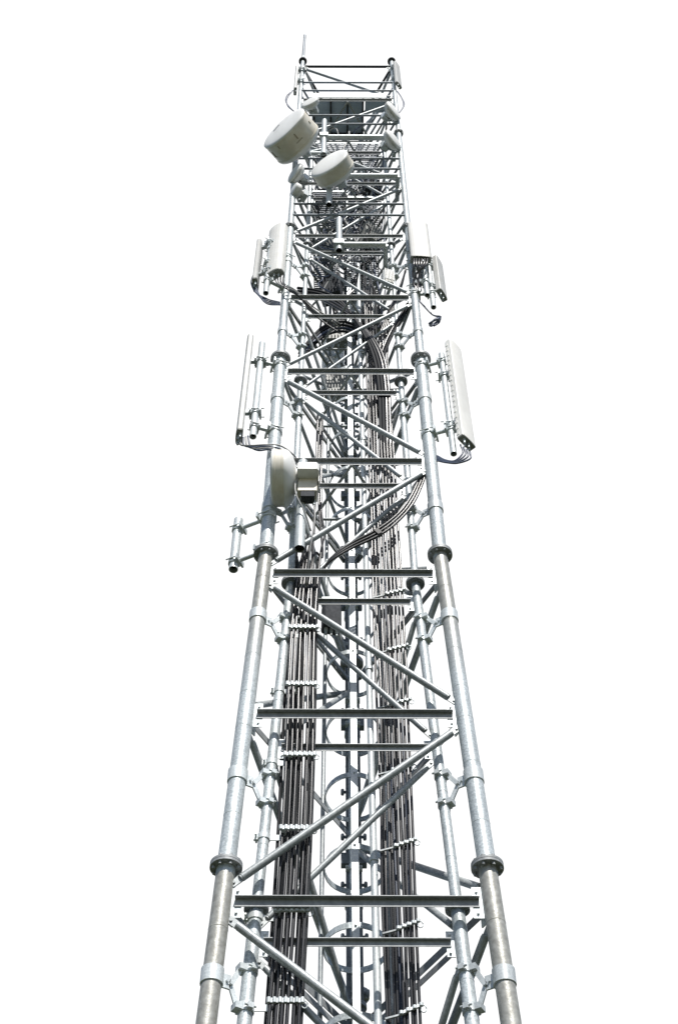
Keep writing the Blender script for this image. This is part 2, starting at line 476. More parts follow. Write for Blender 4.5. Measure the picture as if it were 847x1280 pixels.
RB = 'black coaxial feeder cable running straight up in the outer right bundle'
RG = 'feeder cables of the outer right bundle'
for i in range(5):
    x = .264 + i * .0275; rx = lambda z: x - (.012 + .0050 * i) * max(0, min(1.6, (1.8 - z) / 2.6)); pts = [V((rx(z) + wob(.003), -.225 + wob(.005), z)) for z in (-3.2, -2.2, -1.5, -.78, -.1, .5, 1.2, 1.8, 2.5, 3.1, 3.8, 4.5, 5.2)]
    q = i * .3
    pts += [V((x * .97 + .004, -.21, 5.9)), V((x * .95 + .02, -.22, 6.5)), V((x * .7 + .17, -.27, 7.0 + q * .1)), V((.50 + i * .012, -.36, 7.45 + q * .1)), V((.60, -.43 - i * .01, 7.8))]
    cable(pts, .0092, RB, RG)
RA = 'black coaxial feeder cable in the loose inner right bundle next to the pale pipe'
for i in range(4):
    x = .160 + i * .025; pts = [V((x - .008 * max(0, (1.8 - z) / 2.6) * (i + 1) * .4 + wob(.007), -.20 + wob(.02), z)) for z in (-3.2, -2.2, -1.4, -.78, 0, .6, 1.2, 1.8, 2.5, 3.1, 3.9, 4.6, 5.3, 6.1, 7.0, 7.8)]
    pts += [V((x + .02 + wob(.05), -.1, 8.6)), V((x + wob(.08), 0, 9.5)), V((x * .5 + wob(.1), .1, 10.5)), V((wob(.15), .15, 11.4))]
    cable(pts, .009, RA, 'feeder cables of the inner right bundle', SHEATH if i % 2 else SHEATH)
for i in range(6):
    x = .185 + i * .031; pts = [V((x - .010 * max(0, (1.8 - z) / 2.6) * (1 + i * .25) + wob(.014), -.10 + wob(.03), z)) for z in (-3.2, -2.2, -1, .2, 1.3, 2.5, 3.6, 4.8, 5.8, 6.9, 7.8)]
    pts += [V((x * .8 + wob(.06), .0, 8.8)), V((x * .7 + wob(.1), .1, 9.9)), V((x * .6 + wob(.1), .18, 11.2))]
    cable(pts, .0105, 'dark feeder cable in the shaded back row of the right bundle', 'feeder cables of the right bundle, back row', SHEATH_BLUE if i in (2, 5) else SHEATH_MATTE)

# cable hangers: pale clamp bars across the bundles
def hanger(x0, x1, y, z, label, group, ring=True, tilt=0., k=1.):
    t = thing('cable_hanger', V(((x0 + x1) / 2, y, z)), label, 'cable clamp', group)
    m = MB(); a, b = V((x0, y, z)), V((x1, y, z + tilt)); n = max(3, int((x1 - x0) / .029))
    m.bar(a, b, Z_, .026 * k, .016)
    m.build('bar', ZINC_BRIGHT, t)
    for i in range(n + 1):
        p = a.lerp(b, i / n)
        c = MB(); c.lathe([(.010, -.017 * k), (.0125, -.015 * k), (.0125, .015 * k), (.010, .017 * k)], p + Y_ * -.006, Z_, 10); c.build('clip', ZINC_BRIGHT, t)
    if ring:
        q = MB(); pts = [b + V((.012 + .016 * math.cos(s), 0, -.022 + .022 * math.sin(s))) for s in [2 * math.pi * i / 12 for i in range(13)]]
        q.sweep(pts, .0035, 6); q.build('ring', ZINC, t)
    return t
lh = [('lowest pale clamp bar across the left cable bundle, near the bottom edge', 1251), ('dark clamp bar across the left cables just under the lowest long crossbeam', 1137),
      ('pale clamp bar across the left cables where the lowest rising brace cuts over them', 1035), ('pale clamp bar across the left cables below the second crossbeam from the bottom', 943),
      ('pale clamp bar across the left cables above the second crossbeam from the bottom', 855), ('uppermost pale clamp bar across the left cables under the white equipment box', 784)]
for i, (lb, py) in enumerate(lh):
    Y = -.42 if py > 1000 else -.40 if py > 900 else -.375; xa, xb = {q[0]: q[1:] for q in LPX}[py]
    p, q = at(xa - 1, py, Y), at(xb + 2, py, Y)
    t = hanger(p.x, q.x, Y, p.z, lb, 'clamp bars of the left cable bundle')
    c = corner(0, p.z, True); r = in_r(p.z); m = MB()
    m.lathe([(r, -.02), (r + .006, -.019), (r + .006, .019), (r, .02)], c, Z_, 16, False, False)
    m.box(c + V((r + .05, 0, 0)), X_ * .05, Y_ * .004, Z_ * .02); m.box(V((c.x + r + .09, (c.y + Y) / 2, p.z)), X_ * .012, Y_ * abs(c.y - Y) / 2, Z_ * .016)
    m.tube(c + V((-r - .014, -.045, 0)), c + V((-r - .014, .045, 0)), .007, n=6); m.box(c - X_ * (r + .014), X_ * .014, Y_ * .01, Z_ * .018)
    m.build('pipe_clamp', ZINC_BRIGHT, t)
def zr(py): return at(510, py, -.25).z
rh = [('lowest slanted clamp across the outer right cables, near the bottom edge', 1266), ('slanted clamp across the outer right cables under the lowest long crossbeam', 1160),
      ('slanted clamp across the outer right cables between the two lowest parallel braces', 1057), ('slanted clamp across the outer right cables behind the upper end of the lowest rising brace', 962),
      ('slanted clamp across the outer right cables above the second crossbeam from the bottom', 880), ('slanted clamp across the outer right cables behind the second falling brace', 812),
      ('slanted clamp across the outer right cables just under the third long crossbeam', 742)]
for lb, py in rh:
    nx = .024 * max(0, min(1.6, (1.8 - zr(py)) / 2.6))
    t = hanger(.252 - nx * .6, .390 - nx * 1.7, -.245, zr(py), lb, 'clamp bars of the right cable bundle', tilt=.05, k=.6)
    m = MB(); m.bar(V((.15, -.222, zr(py) - .02)), V((.262, -.236, zr(py) + .004)), Z_, .010, .012); m.build('side_bar', BRACEZ, t)

# loose runs ----------------------------------------------------------------------
SW = 'black feeder cable sweeping from the right leg down to the left bundle'
for i in range(3):
    o = (i - 1) * 3.3
    cable([at(534 + o * .4, 572, -.37), at(529 + o * .8, 592, -.37), at(522 + o, 610, -.36), at(514 + o * .8, 626 + o * .6, -.355), at(502 + o * .6, 642 + o * .8, -.35), at(484 + o * .5, 658 + o, -.345), at(466 + o * .4, 669 + o, -.34), at(441, 681 + o, -.33), at(420 - o * .5, 694 + o, -.32), at(406 - o * .5, 708 + o * .6, -.29), at(396 - o, 732 + o, -.25), at(392 - o, 770, -.235)],
          .0112, SW, 'cables sweeping across below the equipment box')
tag(MB().box(at(472, 666, -.34), V((.016, 0, .011)), V((0, .022, 0)), V((-.018, 0, .028))).build('cable_tie', BLACK), 'black tie block holding the sweeping cables at mid width', 'cable tie')
SW2 = 'black feeder cable arching from the upper left into the right bundle'
for i in range(4):
    o = (i - 1.5) * 4.0
    cable([at(372, 366 + o, -.1), at(396, 368 + o * .8, -.16), at(420, 378 + o, -.22), at(442 + o * .6, 397 + o * .8, -.26), at(460 + o * .9, 420 + o * .4, -.28), at(473 + o, 447, -.28), at(479 + o, 480, -.26), at(481 + o, 520, -.24), at(482 + o, 580, -.2)],
          .0165, SW2, 'cables arching into the right bundle', SHEATH_MATTE if i < 2 else SHEATH, n=9)
SW3 = 'black feeder cable dropping from the upper right antennas behind the brace'
for i in range(2):
    o = (i - 1) * 4
    cable([at(528 + o * .5, 335, -.40), at(524 + o, 358, -.40), at(512 + o, 382, -.36), at(497 + o, 406, -.30), at(484 + o, 432, -.26), at(476 + o, 462, -.22), at(474 + o, 520, -.2)],
          .0150, SW3, 'cables dropping from the upper right antennas', SHEATH_MATTE if i else SHEATH)
SW4 = 'dark cable curving over the cage hoops behind the third brace'
for i in range(4):
    o = i * 4
    cable([at(374, 442 + o, .0), at(388, 424 + o, .0), at(405, 408 + o, .05), at(428, 402 + o, .1), at(448, 410 + o, .1), at(462, 432 + o, .05), at(468, 470 + o, 0)], .016, SW4, 'cables curving over the cage hoops', SHEATH_MATTE if i != 2 else SHEATH_BLUE)
CL = 'thin dark jumper cable tangled inside the upper tower'
for i in range(64):
    z = random.uniform(7.4, 11.0); p = V((random.uniform(-.35, .4), random.uniform(-.25, .35), z)); pts = [p]
    for j in range(4):
        p = p + V((wob(.16), wob(.12), random.uniform(.1, .42))); p.z = min(p.z, 12.4); p.x = max(-.45, min(.45, p.x)); pts.append(p.copy())
    cable(pts, random.choice((.007, .009, .012)), CL, 'jumper cables inside the upper tower', random.choice((SHEATH, SHEATH_BLUE, SHEATH_BLUE, SHEATH_GREY)), 'jumper_cable')

CL2 = 'thin grey-blue jumper cable threaded through the top lifts'
for i in range(26):
    z = random.uniform(8.6, 12.0); p = V((random.uniform(-.42, .42), random.uniform(-.32, .2), z)); pts = [p]
    for j in range(4):
        p = p + V((wob(.2), wob(.1), random.uniform(.05, .35))); p.x = max(-.5, min(.5, p.x)); p.z = min(p.z, 12.8); pts.append(p.copy())
    cable(pts, random.choice((.007, .009)), CL2, 'jumper cables in the top lifts', random.choice((SHEATH_MATTE, SHEATH_BLUE, SHEATH_GREY)), 'jumper_cable')

# ------------------------------------------------------------------ antennas
def pole_mount(px, y, z0, z1, leg, arms, label, r=.03, group=None, bore=True, name='antenna_mount'):
    """vertical pipe held by level arms from a tower leg"""
    t = thing(name, V((px, y, z0)), label, 'antenna mount', group)
    m = MB(); m.tube(V((px, y, z0)), V((px, y, z1)), r, n=16, caps=False)
    m.lathe([(r, 0), (r * .5, .012), (.002, .016)], V((px, y, z1)), Z_, 16, False, False)
    m.lathe([(r, 0), (r - .005, 0), (r - .005, .06)], V((px, y, z0)), Z_, 16, False, False); m.build('pole', ZINC_BRIGHT, t)
    b = MB(); b.lathe([(.002, .05), (r - .005, .051)], V((px, y, z0)), Z_, 16, False, False); b.build('bore', BORE, t)
    for z in arms:
        c = corner(leg, z); p = V((px, y, z)); d = (p - c); d.z = 0; L = d.length; d.normalize(); lr = leg_r(z)
        m = MB(); m.tube(c + d * lr, p - d * r, .017, n=10)
        m.lathe([(lr, -.03), (lr + .009, -.028), (lr + .009, .028), (lr, .03)], c, Z_, 18, False, False)
        m.lathe([(r, -.028), (r + .009, -.026), (r + .009, .026), (r, .028)], p, Z_, 16, False, False)
        s = d.cross(Z_)
        for sg in (-1, 1):
            m.tube(p + s * (sg * (r + .014)) - d * .05, p + s * (sg * (r + .014)) + d * .045, .0065, n=6)
            m.tube(c + s * (sg * (lr + .014)) - d * .06, c + s * (sg * (lr + .014)) + d * .06, .0065, n=6)
        m.box(p - d * (r + .012), d * .008, s * (r + .022), Z_ * .028); m.box(c + d * (lr + .014), d * .008, s * (lr + .02), Z_ * .03)
        m.build('arm', ZINC_BRIGHT, t)
    return t

def panel(c, nrm, w, dep, z0, z1, label, conn=4, m=PANELC, curve=.35, brackets=None, pole=None, tilt=0., ribs=False):
    """c (x, y) of the back plane centre; front faces nrm"""
    n_ = V((nrm[0], nrm[1], 0)).normalized(); s = Z_.cross(n_).normalized()
    t = thing('panel_antenna', V((c[0], c[1], z0)), label, 'antenna', 'panel antennas')
    h = w / 2; out = []
    fl = dep * (1 - curve); k = 10; rc = min(.012, dep * .2)
    out += [(-h + rc, 0), (h - rc, 0), (h, rc), (h, fl)]
    for j in range(1, k):
        a = math.pi * j / k; out.append((h * math.cos(a), fl + dep * curve * math.sin(a) ** .8))
    out += [(-h, fl), (-h, rc)]
    up = (Z_ - n_ * tilt).normalized() if tilt else Z_
    b = MB(); b.prism(out, V((c[0], c[1], z0 + .012)), s, n_, up, (z1 - z0) - .03)
    top = [(a * .95, .004 + q * .94) for a, q in out]; b.prism(top, V((c[0], c[1], z1 - .0185)) + n_ * 0 - n_ * (tilt * (z1 - z0)), s, n_, up, .018)
    if ribs:
        nz = int((z1 - z0) / .09)
        for i in range(nz):
            zz = z0 + .06 + i * .09
            for sg in (-1, 1):
                b.box(V((c[0], c[1], zz)) + s * (sg * (h + .001)) + n_ * (fl * .3), n_ * (fl * .22), s * .003, Z_ * .02)
    b.build('radome', m, t)
    e = MB(); e.prism([(a * .97, .002 + q * .97) for a, q in out], V((c[0], c[1], z0)), s, n_, Z_, .012); e.build('end_cap', GREYBOX, t)
    for i in range(conn):
        p = V((c[0], c[1], z0)) + s * (h * 1.3 * ((i + .5) / conn - .5)) + n_ * (dep * (.35 if i % 2 else .6))
        q = MB(); q.lathe([(.012, 0), (.012, -.02), (.009, -.022), (.009, -.06)], p, Z_, 10); q.build('connector', ZINC, t)
    if pole is not None:
        for zz in brackets:
            q = MB(); a = V((c[0], c[1], zz)); p = V((pole[0], pole[1], zz)); d = (p - a); d.normalize(); ss = d.cross(Z_)
            q.box((a + p) / 2, (p - a) / 2, ss * .018, Z_ * .022)
            q.lathe([(.03, -.03), (.04, -.028), (.04, .028), (.03, .03)], p, Z_, 14, False, False)
            q.box(p - d * .045, d * .008, ss * .055, Z_ * .03); q.box(p + d * .045, d * .008, ss * .055, Z_ * .03)
            for sg in (-1, 1): q.tube(p + ss * (sg * .046) - d * .06, p + ss * (sg * .046) + d * .08, .006, n=6)
            q.build('bracket', ZINC, t)
    return t

# middle left: slim panel seen edge-on
pole_mount(-.862, -.45, 4.56, 6.20, 0, (5.86, 4.72), 'antenna mount pipe on two arms at the middle left leg, behind the edge-on panel', r=.031)
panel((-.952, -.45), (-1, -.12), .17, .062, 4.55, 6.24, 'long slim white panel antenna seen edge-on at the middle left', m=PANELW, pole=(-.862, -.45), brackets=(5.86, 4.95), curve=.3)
# middle right: broad panel facing right
pole_mount(.872, -.45, 4.30, 6.0, 1, (5.86, 4.68), 'antenna mount pipe on two arms at the middle right leg, behind the broad panel', r=.028)
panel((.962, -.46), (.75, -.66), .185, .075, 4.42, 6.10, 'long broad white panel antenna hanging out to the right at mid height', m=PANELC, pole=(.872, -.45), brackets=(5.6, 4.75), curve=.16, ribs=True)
# upper left
pole_mount(-.87, -.5, 7.16, 8.45, 0, (8.2, 7.45), 'antenna mount pipe with open lower end between the two upper left panels', r=.029)
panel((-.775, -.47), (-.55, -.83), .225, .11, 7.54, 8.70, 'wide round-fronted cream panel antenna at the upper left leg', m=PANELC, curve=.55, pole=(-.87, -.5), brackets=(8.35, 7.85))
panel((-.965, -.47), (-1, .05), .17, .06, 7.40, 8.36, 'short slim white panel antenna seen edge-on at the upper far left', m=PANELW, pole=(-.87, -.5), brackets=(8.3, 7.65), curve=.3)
# upper right
pole_mount(.80, -.46, 7.2, 8.6, 1, (8.3, 7.5), 'antenna mount pipe with open lower end under the upper right front panel', r=.028)
pole_mount(.86, -.40, 7.05, 8.3, 1, (8.05, 7.35), 'second antenna mount pipe, beside the upper right side panel', r=.028, )
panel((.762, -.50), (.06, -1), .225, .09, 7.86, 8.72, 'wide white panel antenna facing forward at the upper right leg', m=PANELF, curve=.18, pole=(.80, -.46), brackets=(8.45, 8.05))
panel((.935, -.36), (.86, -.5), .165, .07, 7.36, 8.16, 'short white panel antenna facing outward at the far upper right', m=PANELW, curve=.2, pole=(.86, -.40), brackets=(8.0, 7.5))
# top corners
def zt(py): return at(370, py, -.45).z
panel((-.73, -.42), (-1, -.1), .12, .045, zt(112), zt(84), 'small white panel antenna at the very top of the left leg', m=PANELW, conn=2, curve=.3, pole=(-.69, -.42), brackets=(14.5, 14.0))
panel((.715, -.44), (.8, -.6), .13, .05, zt(107), zt(81), 'small white panel antenna at the very top of the right leg', m=PANELW, conn=2, curve=.25, pole=(.69, -.40), brackets=(14.6, 14.1))

panel((-.16, 1.02), (-.5, .86), .26, .12, 7.7, 8.9, 'panel antenna on the rear leg, seen from behind through the upper bracing', m=PANELC, curve=.3, pole=(-.02, .86), brackets=(8.5, 7.95))
panel((.19, 1.02), (.5, .86), .26, .12, 9.3, 10.5, 'higher panel antenna on the rear leg, seen from behind through the upper bracing', m=PANELC, curve=.3, pole=(.02, .86), brackets=(10.1, 9.5))
# jumper loops under the panels
def jumper(pts, label, m=SHEATH_BLUE, r=.008): cable(pts, r, label, 'jumper loops under the panel antennas', m, 'jumper_cable')
J = 'dark jumper cable looping from the middle left panel to the leg'
for i in range(4):
    jumper([at(301 + i * 3, 548 - i, -.45), at(301 + i * 4, 556 + i * .6, -.45), at(314 + i * 3, 557 + i * 2, -.47), at(332 + i * 2, 556 + i * 2, -.48), at(350, 557 + i * 4, -.46), at(366, 568 + i * 4, -.42), at(380, 585 + i * 3, -.3)], J, SHEATH_BLUE if i % 2 else SHEATH_GREY)
J = 'dark jumper cable looping from the broad right panel back to the leg'
for i in range(4):
    jumper([at(575 + i * 4, 556 + i * 3, -.5), at(578 + i * 3, 566 + i * 2.5, -.5), at(568 + i, 576 + i, -.48), at(556, 575 + i, -.45), at(546, 570 + i * 2, -.42), at(536, 568 + i * 3, -.36)], J)
J = 'dark jumper cable hanging below the upper left panels'
for i in range(4):
    jumper([at(316 + i * 2, 345, -.45), at(314 + i * 2, 354 + i, -.45), at(320 + i * 2, 366 + i * 2, -.46), at(335, 374 + i * 2, -.46), at(350, 378 + i, -.42)], J)
for i in range(4):
    jumper([at(343 + i * 4, 343, -.5), at(345 + i * 3, 352, -.5), at(352 + i * 3, 357 + i * 2, -.5), at(368 + i * 2, 362 + i * 3, -.42), at(392, 384 + i * 3, -.3), at(425, 405 + i * 4, -.2)], 'jumper cable running from the round-fronted panel to the tower middle', SHEATH_GREY if i < 2 else SHEATH)
J = 'black jumper cable bunched under the upper right front panel'
for i in range(6):
    jumper([at(517 + i * 3.4, 322, -.56), at(517 + i * 3, 331, -.56), at(520 + wob(5), 343, -.5), at(522 + wob(6), 354, -.45), at(520 + wob(4), 366, -.42)], J, SHEATH, .011)
ctr = at(543, 400, -.36)
pts = [corner(1, ctr.z + .35) + V((.03, -.02, 0)), ctr + V((-.02, 0, .12))]
for j in range(34):
    q = 2 * math.pi * j / 10
    pts.append(ctr + V((.055 * math.cos(q) + wob(.008), .05 * math.sin(q) + wob(.012), .07 * math.sin(q + .9) - .002 * j + wob(.008))))
jumper(pts, 'spare coil of dark blue cable hung on the right leg below the upper panels', SHEATH_BLUE, .009)
for sx, lb in ((0, 'blue-grey jumper cable bulging out at the top left corner'), (1, 'blue-grey jumper cable bulging out at the top right corner')):
    for i in range(2):
        if sx == 0: pp = [(366, 113), (361 - i * 2, 119), (358 - i, 126), (360 + i, 133), (367, 139)]
        else: pp = [(496, 114), (501, 121), (504 + i, 130), (501, 138), (495, 144)]
        jumper([at(a, b, -.45) for a, b in pp], lb)

# ------------------------------------------------------------------ dishes
def dish(c, axis, r, drum, label, mface=WHITE, mdrum=CREAM, back=.5, pole=None, dome=.03, marks=False):
    """c centre of the front face; axis points where the dish looks"""
    a = V(axis).normalized(); c = V(c)
    t = thing('dish_antenna', c - a * drum, label, 'dish antenna', 'dish antennas')
    b = MB(); prof = [(r * .999 * math.cos(q), dome * math.sin(q)) for q in [math.pi / 2 * j / 6 for j in range(7)]]
    b.smooth_lathe([(r, -.012)] + prof[:-1] + [(.0005, dome)], c, a, 40); b.build('radome', mface, t)
    s = MB(); s.lathe([(r * .985, -.002), (r * 1.0, -.012), (r * 1.0, -.028), (r * .985, -.03), (r * .985, -drum + .02), (r * 1.0, -drum + .018), (r * 1.0, -drum)], c, a, 40, False, False)
    s.build('shroud', mdrum, t)
    k = MB(); pr = [(r * .99 * math.sqrt(1 - (.96 * j / 9) ** 2), -drum - back * r * (j / 9)) for j in range(10)]
    pr = [(max(q, .05), h) for q, h in pr]
    k.smooth_lathe(pr + [(.05, -drum - back * r - .06), (.0005, -drum - back * r - .06)], c, a, 40); k.build('reflector', mface, t)
    if marks:
        u, w, _ = frame_of(a); mk = MB()
        for j in range(9):
            an = 2 * math.pi * (j + .25 * math.sin(j * 5)) / 9 + .3; rd = u * math.cos(an) + w * math.sin(an)
            mk.box(c + rd * (r * .989) - a * (.07 + .03 * (j % 3)), rd * .004, a.cross(rd) * (.004 + .003 * (j % 2)), a * (.02 + .02 * (j % 2)))
            if j % 2: mk.box(c + rd * (r * .988) - a * (drum * .62), rd * .003, a.cross(rd) * .05, a * .0035)
        mk.build('latch', RUST, t)
        g = MB(); u, w, _ = frame_of(a); p = c + a * (dome * .76) + u * (-r * .32) + w * (r * .40)
        g.box(p, (u * .8 + w * .6) * .055, (w * .8 - u * .6) * .012, a * .006); g.build('badge', STEEL_DARK, t)
    if pole is not None:
        q = MB(); h = c - a * (drum + back * r + .05); p = V((pole[0], pole[1], h.z))
        q.box(h, a * .03, a.cross(Z_).normalized() * .05, Z_ * .07)
        q.tube(h, p, .028, n=10)
        q.lathe([(.034, -.06), (.046, -.058), (.046, .058), (.034, .06)], p, Z_, 14, False, False)
        for sg in (-1, 1): q.tube(p + Z_ * (sg * .04) - X_ * .07, p + Z_ * (sg * .04) + X_ * .07, .008, n=6)
        q.tube(h + Z_ * .05, p + Z_ * .16, .012, n=8)
        q.build('mount', ZINC, t)
    return t

def dish_mount(px, y, z0, z1, tx, tz, label, r=.034):
    t = thing('dish_mount', V((px, y, z0)), label, 'antenna mount')
    m = MB(); m.tube(V((px, y, z0)), V((px, y, z1)), r, n=16, caps=False); m.lathe([(r, 0), (r * .5, .012), (.002, .016)], V((px, y, z1)), Z_, 16, False, False)
    m.build('pole', ZINC_BRIGHT, t)
    b = MB(); b.lathe([(.002, .02), (r - .003, .021)], V((px, y, z0)), Z_, 16, False, False); b.build('bore', BORE, t)
    if tx is not None:
        m = MB(); m.tube(V((px + r, y, tz)), V((tx, y, tz)), r * 1.02, n=16); m.build('cross_tube', ZINC_BRIGHT, t)
        m = MB(); m.tube(V((tx, y, tz)), V((tx, -.2, tz)), r * .8, n=12); m.build('strut', ZINC, t)
        m = MB(); m.box(V((px, y, tz)), X_ * (r + .02), Y_ * (r + .02), Z_ * .045); m.build('clamp', ZINC, t)
    return t
dish_mount(-.315, -.52, 10.95, 12.1, .60, 11.50, 'mount with long level tube behind the big drum dish near the top')
dish_mount(-.235, -.52, 9.35, 10.35, .60, 10.21, 'mount with long level tube behind the smaller drum dish')
dish_mount(-.115, -.52, 8.13, 8.95, .40, 8.27, 'empty mount pipe with thick level tube between the upper panels')
dish(at(354.5, 160, -.85), (-.65, -.76, 0), .335, .27, 'biggest white drum dish antenna at the upper left, brown-stained shroud', marks=True, pole=(-.315, -.52), back=.35)
dish(at(411, 204, -.78), (-.52, -.85, 0), .255, .15, 'smaller white drum dish antenna in front of the tower middle', mdrum=CREAM, pole=(-.235, -.52), back=.4)
# side-looking dish and its outdoor unit
d3 = dish(at(341, 598, -.56), (-1, .02, 0), .240, .10, 'round white dish antenna seen edge-on at the left leg', mface=WHITE, mdrum=CREAM, back=.40, dome=.02)
t = thing('radio_unit', at(385, 600, -.56), 'white radio box with sunshade behind the edge-on dish', 'radio unit')
c = at(385, 607, -.56)
m = MB(); m.prism([(-.078, -.045), (.070, -.045), (.076, -.039), (.076, .07), (.07, .075), (-.078, .075), (-.084, .07), (-.084, -.039)], c - Z_ * .125, X_, Y_, Z_, .17); m.build('body', CREAM, t)
m = MB(); m.prism([(-.080, -.145), (.072, -.145), (.090, -.125), (.090, .085), (-.088, .085), (-.088, -.135)], c + Z_ * .035, X_, Y_, Z_, .085); m.prism([(-.075, -.135), (.066, -.135), (.082, -.118), (.082, .08), (-.08, .08), (-.08, -.128)], c + Z_ * .12, X_, Y_, Z_, .02); m.box(c + V((.0885, -.02, .0)), X_ * .003, Y_ * .06, Z_ * .05); m.build('sunshade', WHITE, t)
m = MB(); m.box(c - Z_ * .16, X_ * .055, Y_ * .04, Z_ * .036); m.build('heat_sink', DARK, t)
m = MB(); m.tube(c - X_ * .19, c - X_ * .085, .05, n=16); m.lathe([(.05, 0), (.065, .004), (.065, .02), (.05, .024)], c - X_ * .15, X_, 16); m.build('feed_collar', ZINC, t)
for sg in (-1, 1):
    m = MB(); m.tube(c + V((.05 * sg, .03, -.17)), c + V((.05 * sg, .03, -.22)), .012, n=8); m.build('connector', ZINC, t)
cable([c + V((-.07, -.04, .06)), c + V((-.10, -.06, -.05)), c + V((-.09, -.05, -.2)), c + V((-.02, .0, -.36)), c + V((.03, .08, -.5))], .007, 'grey jumper cable looping down from the white radio box', 'cables of the radio box', SHEATH_GREY, 'jumper_cable')
cable([c + V((.05, .03, -.2)), c + V((.06, .04, -.4)), c + V((.03, .1, -.7)), c + V((.0, .25, -1.0))], .007, 'grey cable dropping straight from the white radio box', 'cables of the radio box', SHEATH_GREY, 'jumper_cable')
dish_mount(-.412, -.50, 2.93, 4.1, None, None, 'upright pipe with open lower end carrying the white radio box', r=.04)
pole_mount(at(295, 680, -.27).x, -.27, at(293, 712, -.27).z, at(297, 650, -.27).z, 0, (at(298, 662, -.27).z, at(294, 703, -.27).z), 'short empty mount pipe on two arms at the left leg under the edge-on dish', r=.037)

dish(at(490, 138, -.55) + V((.02, 0, 0)), (.75, -.62, 0), .145, .03, 'upper of two little white dishes on the right leg near the top', mdrum=WHITE, pole=(.60, -.42), dome=.03)
dish(at(490, 174, -.55) + V((.02, 0, 0)), (.75, -.62, 0), .150, .03, 'lower of two little white dishes on the right leg near the top', mdrum=WHITE, pole=(.60, -.42), dome=.03)
dish(at(387, 127, -.5), (-.42, -.88, 0), .125, .04, 'little white dish at the top left, above the biggest drum dish', mdrum=WHITE, pole=(-.5, -.38), dome=.015)
dish(at(368, 216, -.5), (-.80, -.6, 0), .135, .03, 'little white dish on the left leg under the biggest drum dish', mdrum=WHITE, pole=(-.58, -.36), dome=.03)
dish(at(367, 237, -.45), (-.85, -.5, 0), .095, .05, 'lowest of the little white dishes on the upper left leg', mdrum=WHITE, pole=(-.58, -.36), dome=.02)

wa = thing('whip_antenna', corner(0, TOP + .02), 'thin pale whip antenna standing on the top of the left leg', 'whip antenna')
p = corner(0, TOP + .02)
m = MB(); m.tube(p, p + Z_ * .22, .026, .022, 12); m.build('base', ZINC, wa)
m = MB(); m.tube(p + Z_ * .22, p + Z_ * 1.12, .022, .019, 10); m.lathe([(.016, 0), (.021, .02), (.021, .16), (.006, .19)], p + Z_ * 1.12, Z_, 10); m.build('rod', RAILG, wa)

# ------------------------------------------------------------------ platforms
def grating(x0, x1, y0, y1, z, label, pitch=.026):
    t = thing('grating_panel', V(((x0 + x1) / 2, (y0 + y1) / 2, z)), label, 'grating')
    m = MB(); y = y0
    while y < y1 + 1e-4:
        m.box(V(((x0 + x1) / 2, y, z)), X_ * ((x1 - x0) / 2), Y_ * .0025, Z_ * .012); y += pitch
    x = x0
    while x < x1 + 1e-4:
        m.box(V((x, (y0 + y1) / 2, z + .006)), X_ * .0025, Y_ * ((y1 - y0) / 2), Z_ * .005); x += pitch
    m.build('mesh', MESHM, t)
    m = MB()
    for yy in (y0 - .006, y1 + .006): m.box(V(((x0 + x1) / 2, yy, z)), X_ * ((x1 - x0) / 2 + .01), Y_ * .0035, Z_ * .02)
    for xx in (x0 - .006, x1 + .006): m.box(V((xx, (y0 + y1) / 2, z)), X_ * .0035, Y_ * ((y1 - y0) / 2), Z_ * .02)
    m.build('edge_frame', ZINC, t)
    return t
pf = thing('work_platform', (0, -.2, 13.3), 'solid blue-grey work platform seen from below just under the tower top', 'platform')
m = MB(); m.box(V((-.15, -.13, 13.37)), X_ * .36, Y_ * .25, Z_ * .004); m.box(V((.42, -.28, 13.37)), X_ * .17, Y_ * .10, Z_ * .004); m.build('deck', DECK, pf)
m = MB(); m.box(V((0, -.425, 13.37)), X_ * .55, Y_ * .006, Z_ * .085); m.build('toe_board', ZINC_BRIGHT, pf)
for x in (-.48, -.24, .0, .22, .56):
    m = MB(); m.box(V((x, -.13, 13.335)), X_ * .012, Y_ * .26, Z_ * .028); m.build('joist', DARK, pf)
m = MB(); m.box(V((-.15, .125, 13.335)), X_ * .36, Y_ * .012, Z_ * .028); m.build('rear_beam', DARK, pf)
grating(-.42, .40, -.30, .06, 11.86, 'mesh grating floor behind the long level tube of the big dish')
grating(-.30, .28, .10, .42, 11.80, 'mesh grating floor at the back of the second lift from the top')
grating(.0, .40, -.18, .32, 10.36, 'mesh grating floor on the right half behind the smaller drum dish')
grating(-.44, -.05, -.26, .18, 10.34, 'mesh grating floor on the left half behind the smaller drum dish')
grating(-.05, .34, -.12, .38, 8.86, 'mesh grating floor above the empty mount pipe')
grating(-.40, -.12, -.1, .3, 8.82, 'narrow mesh grating floor beside the round-fronted panel')

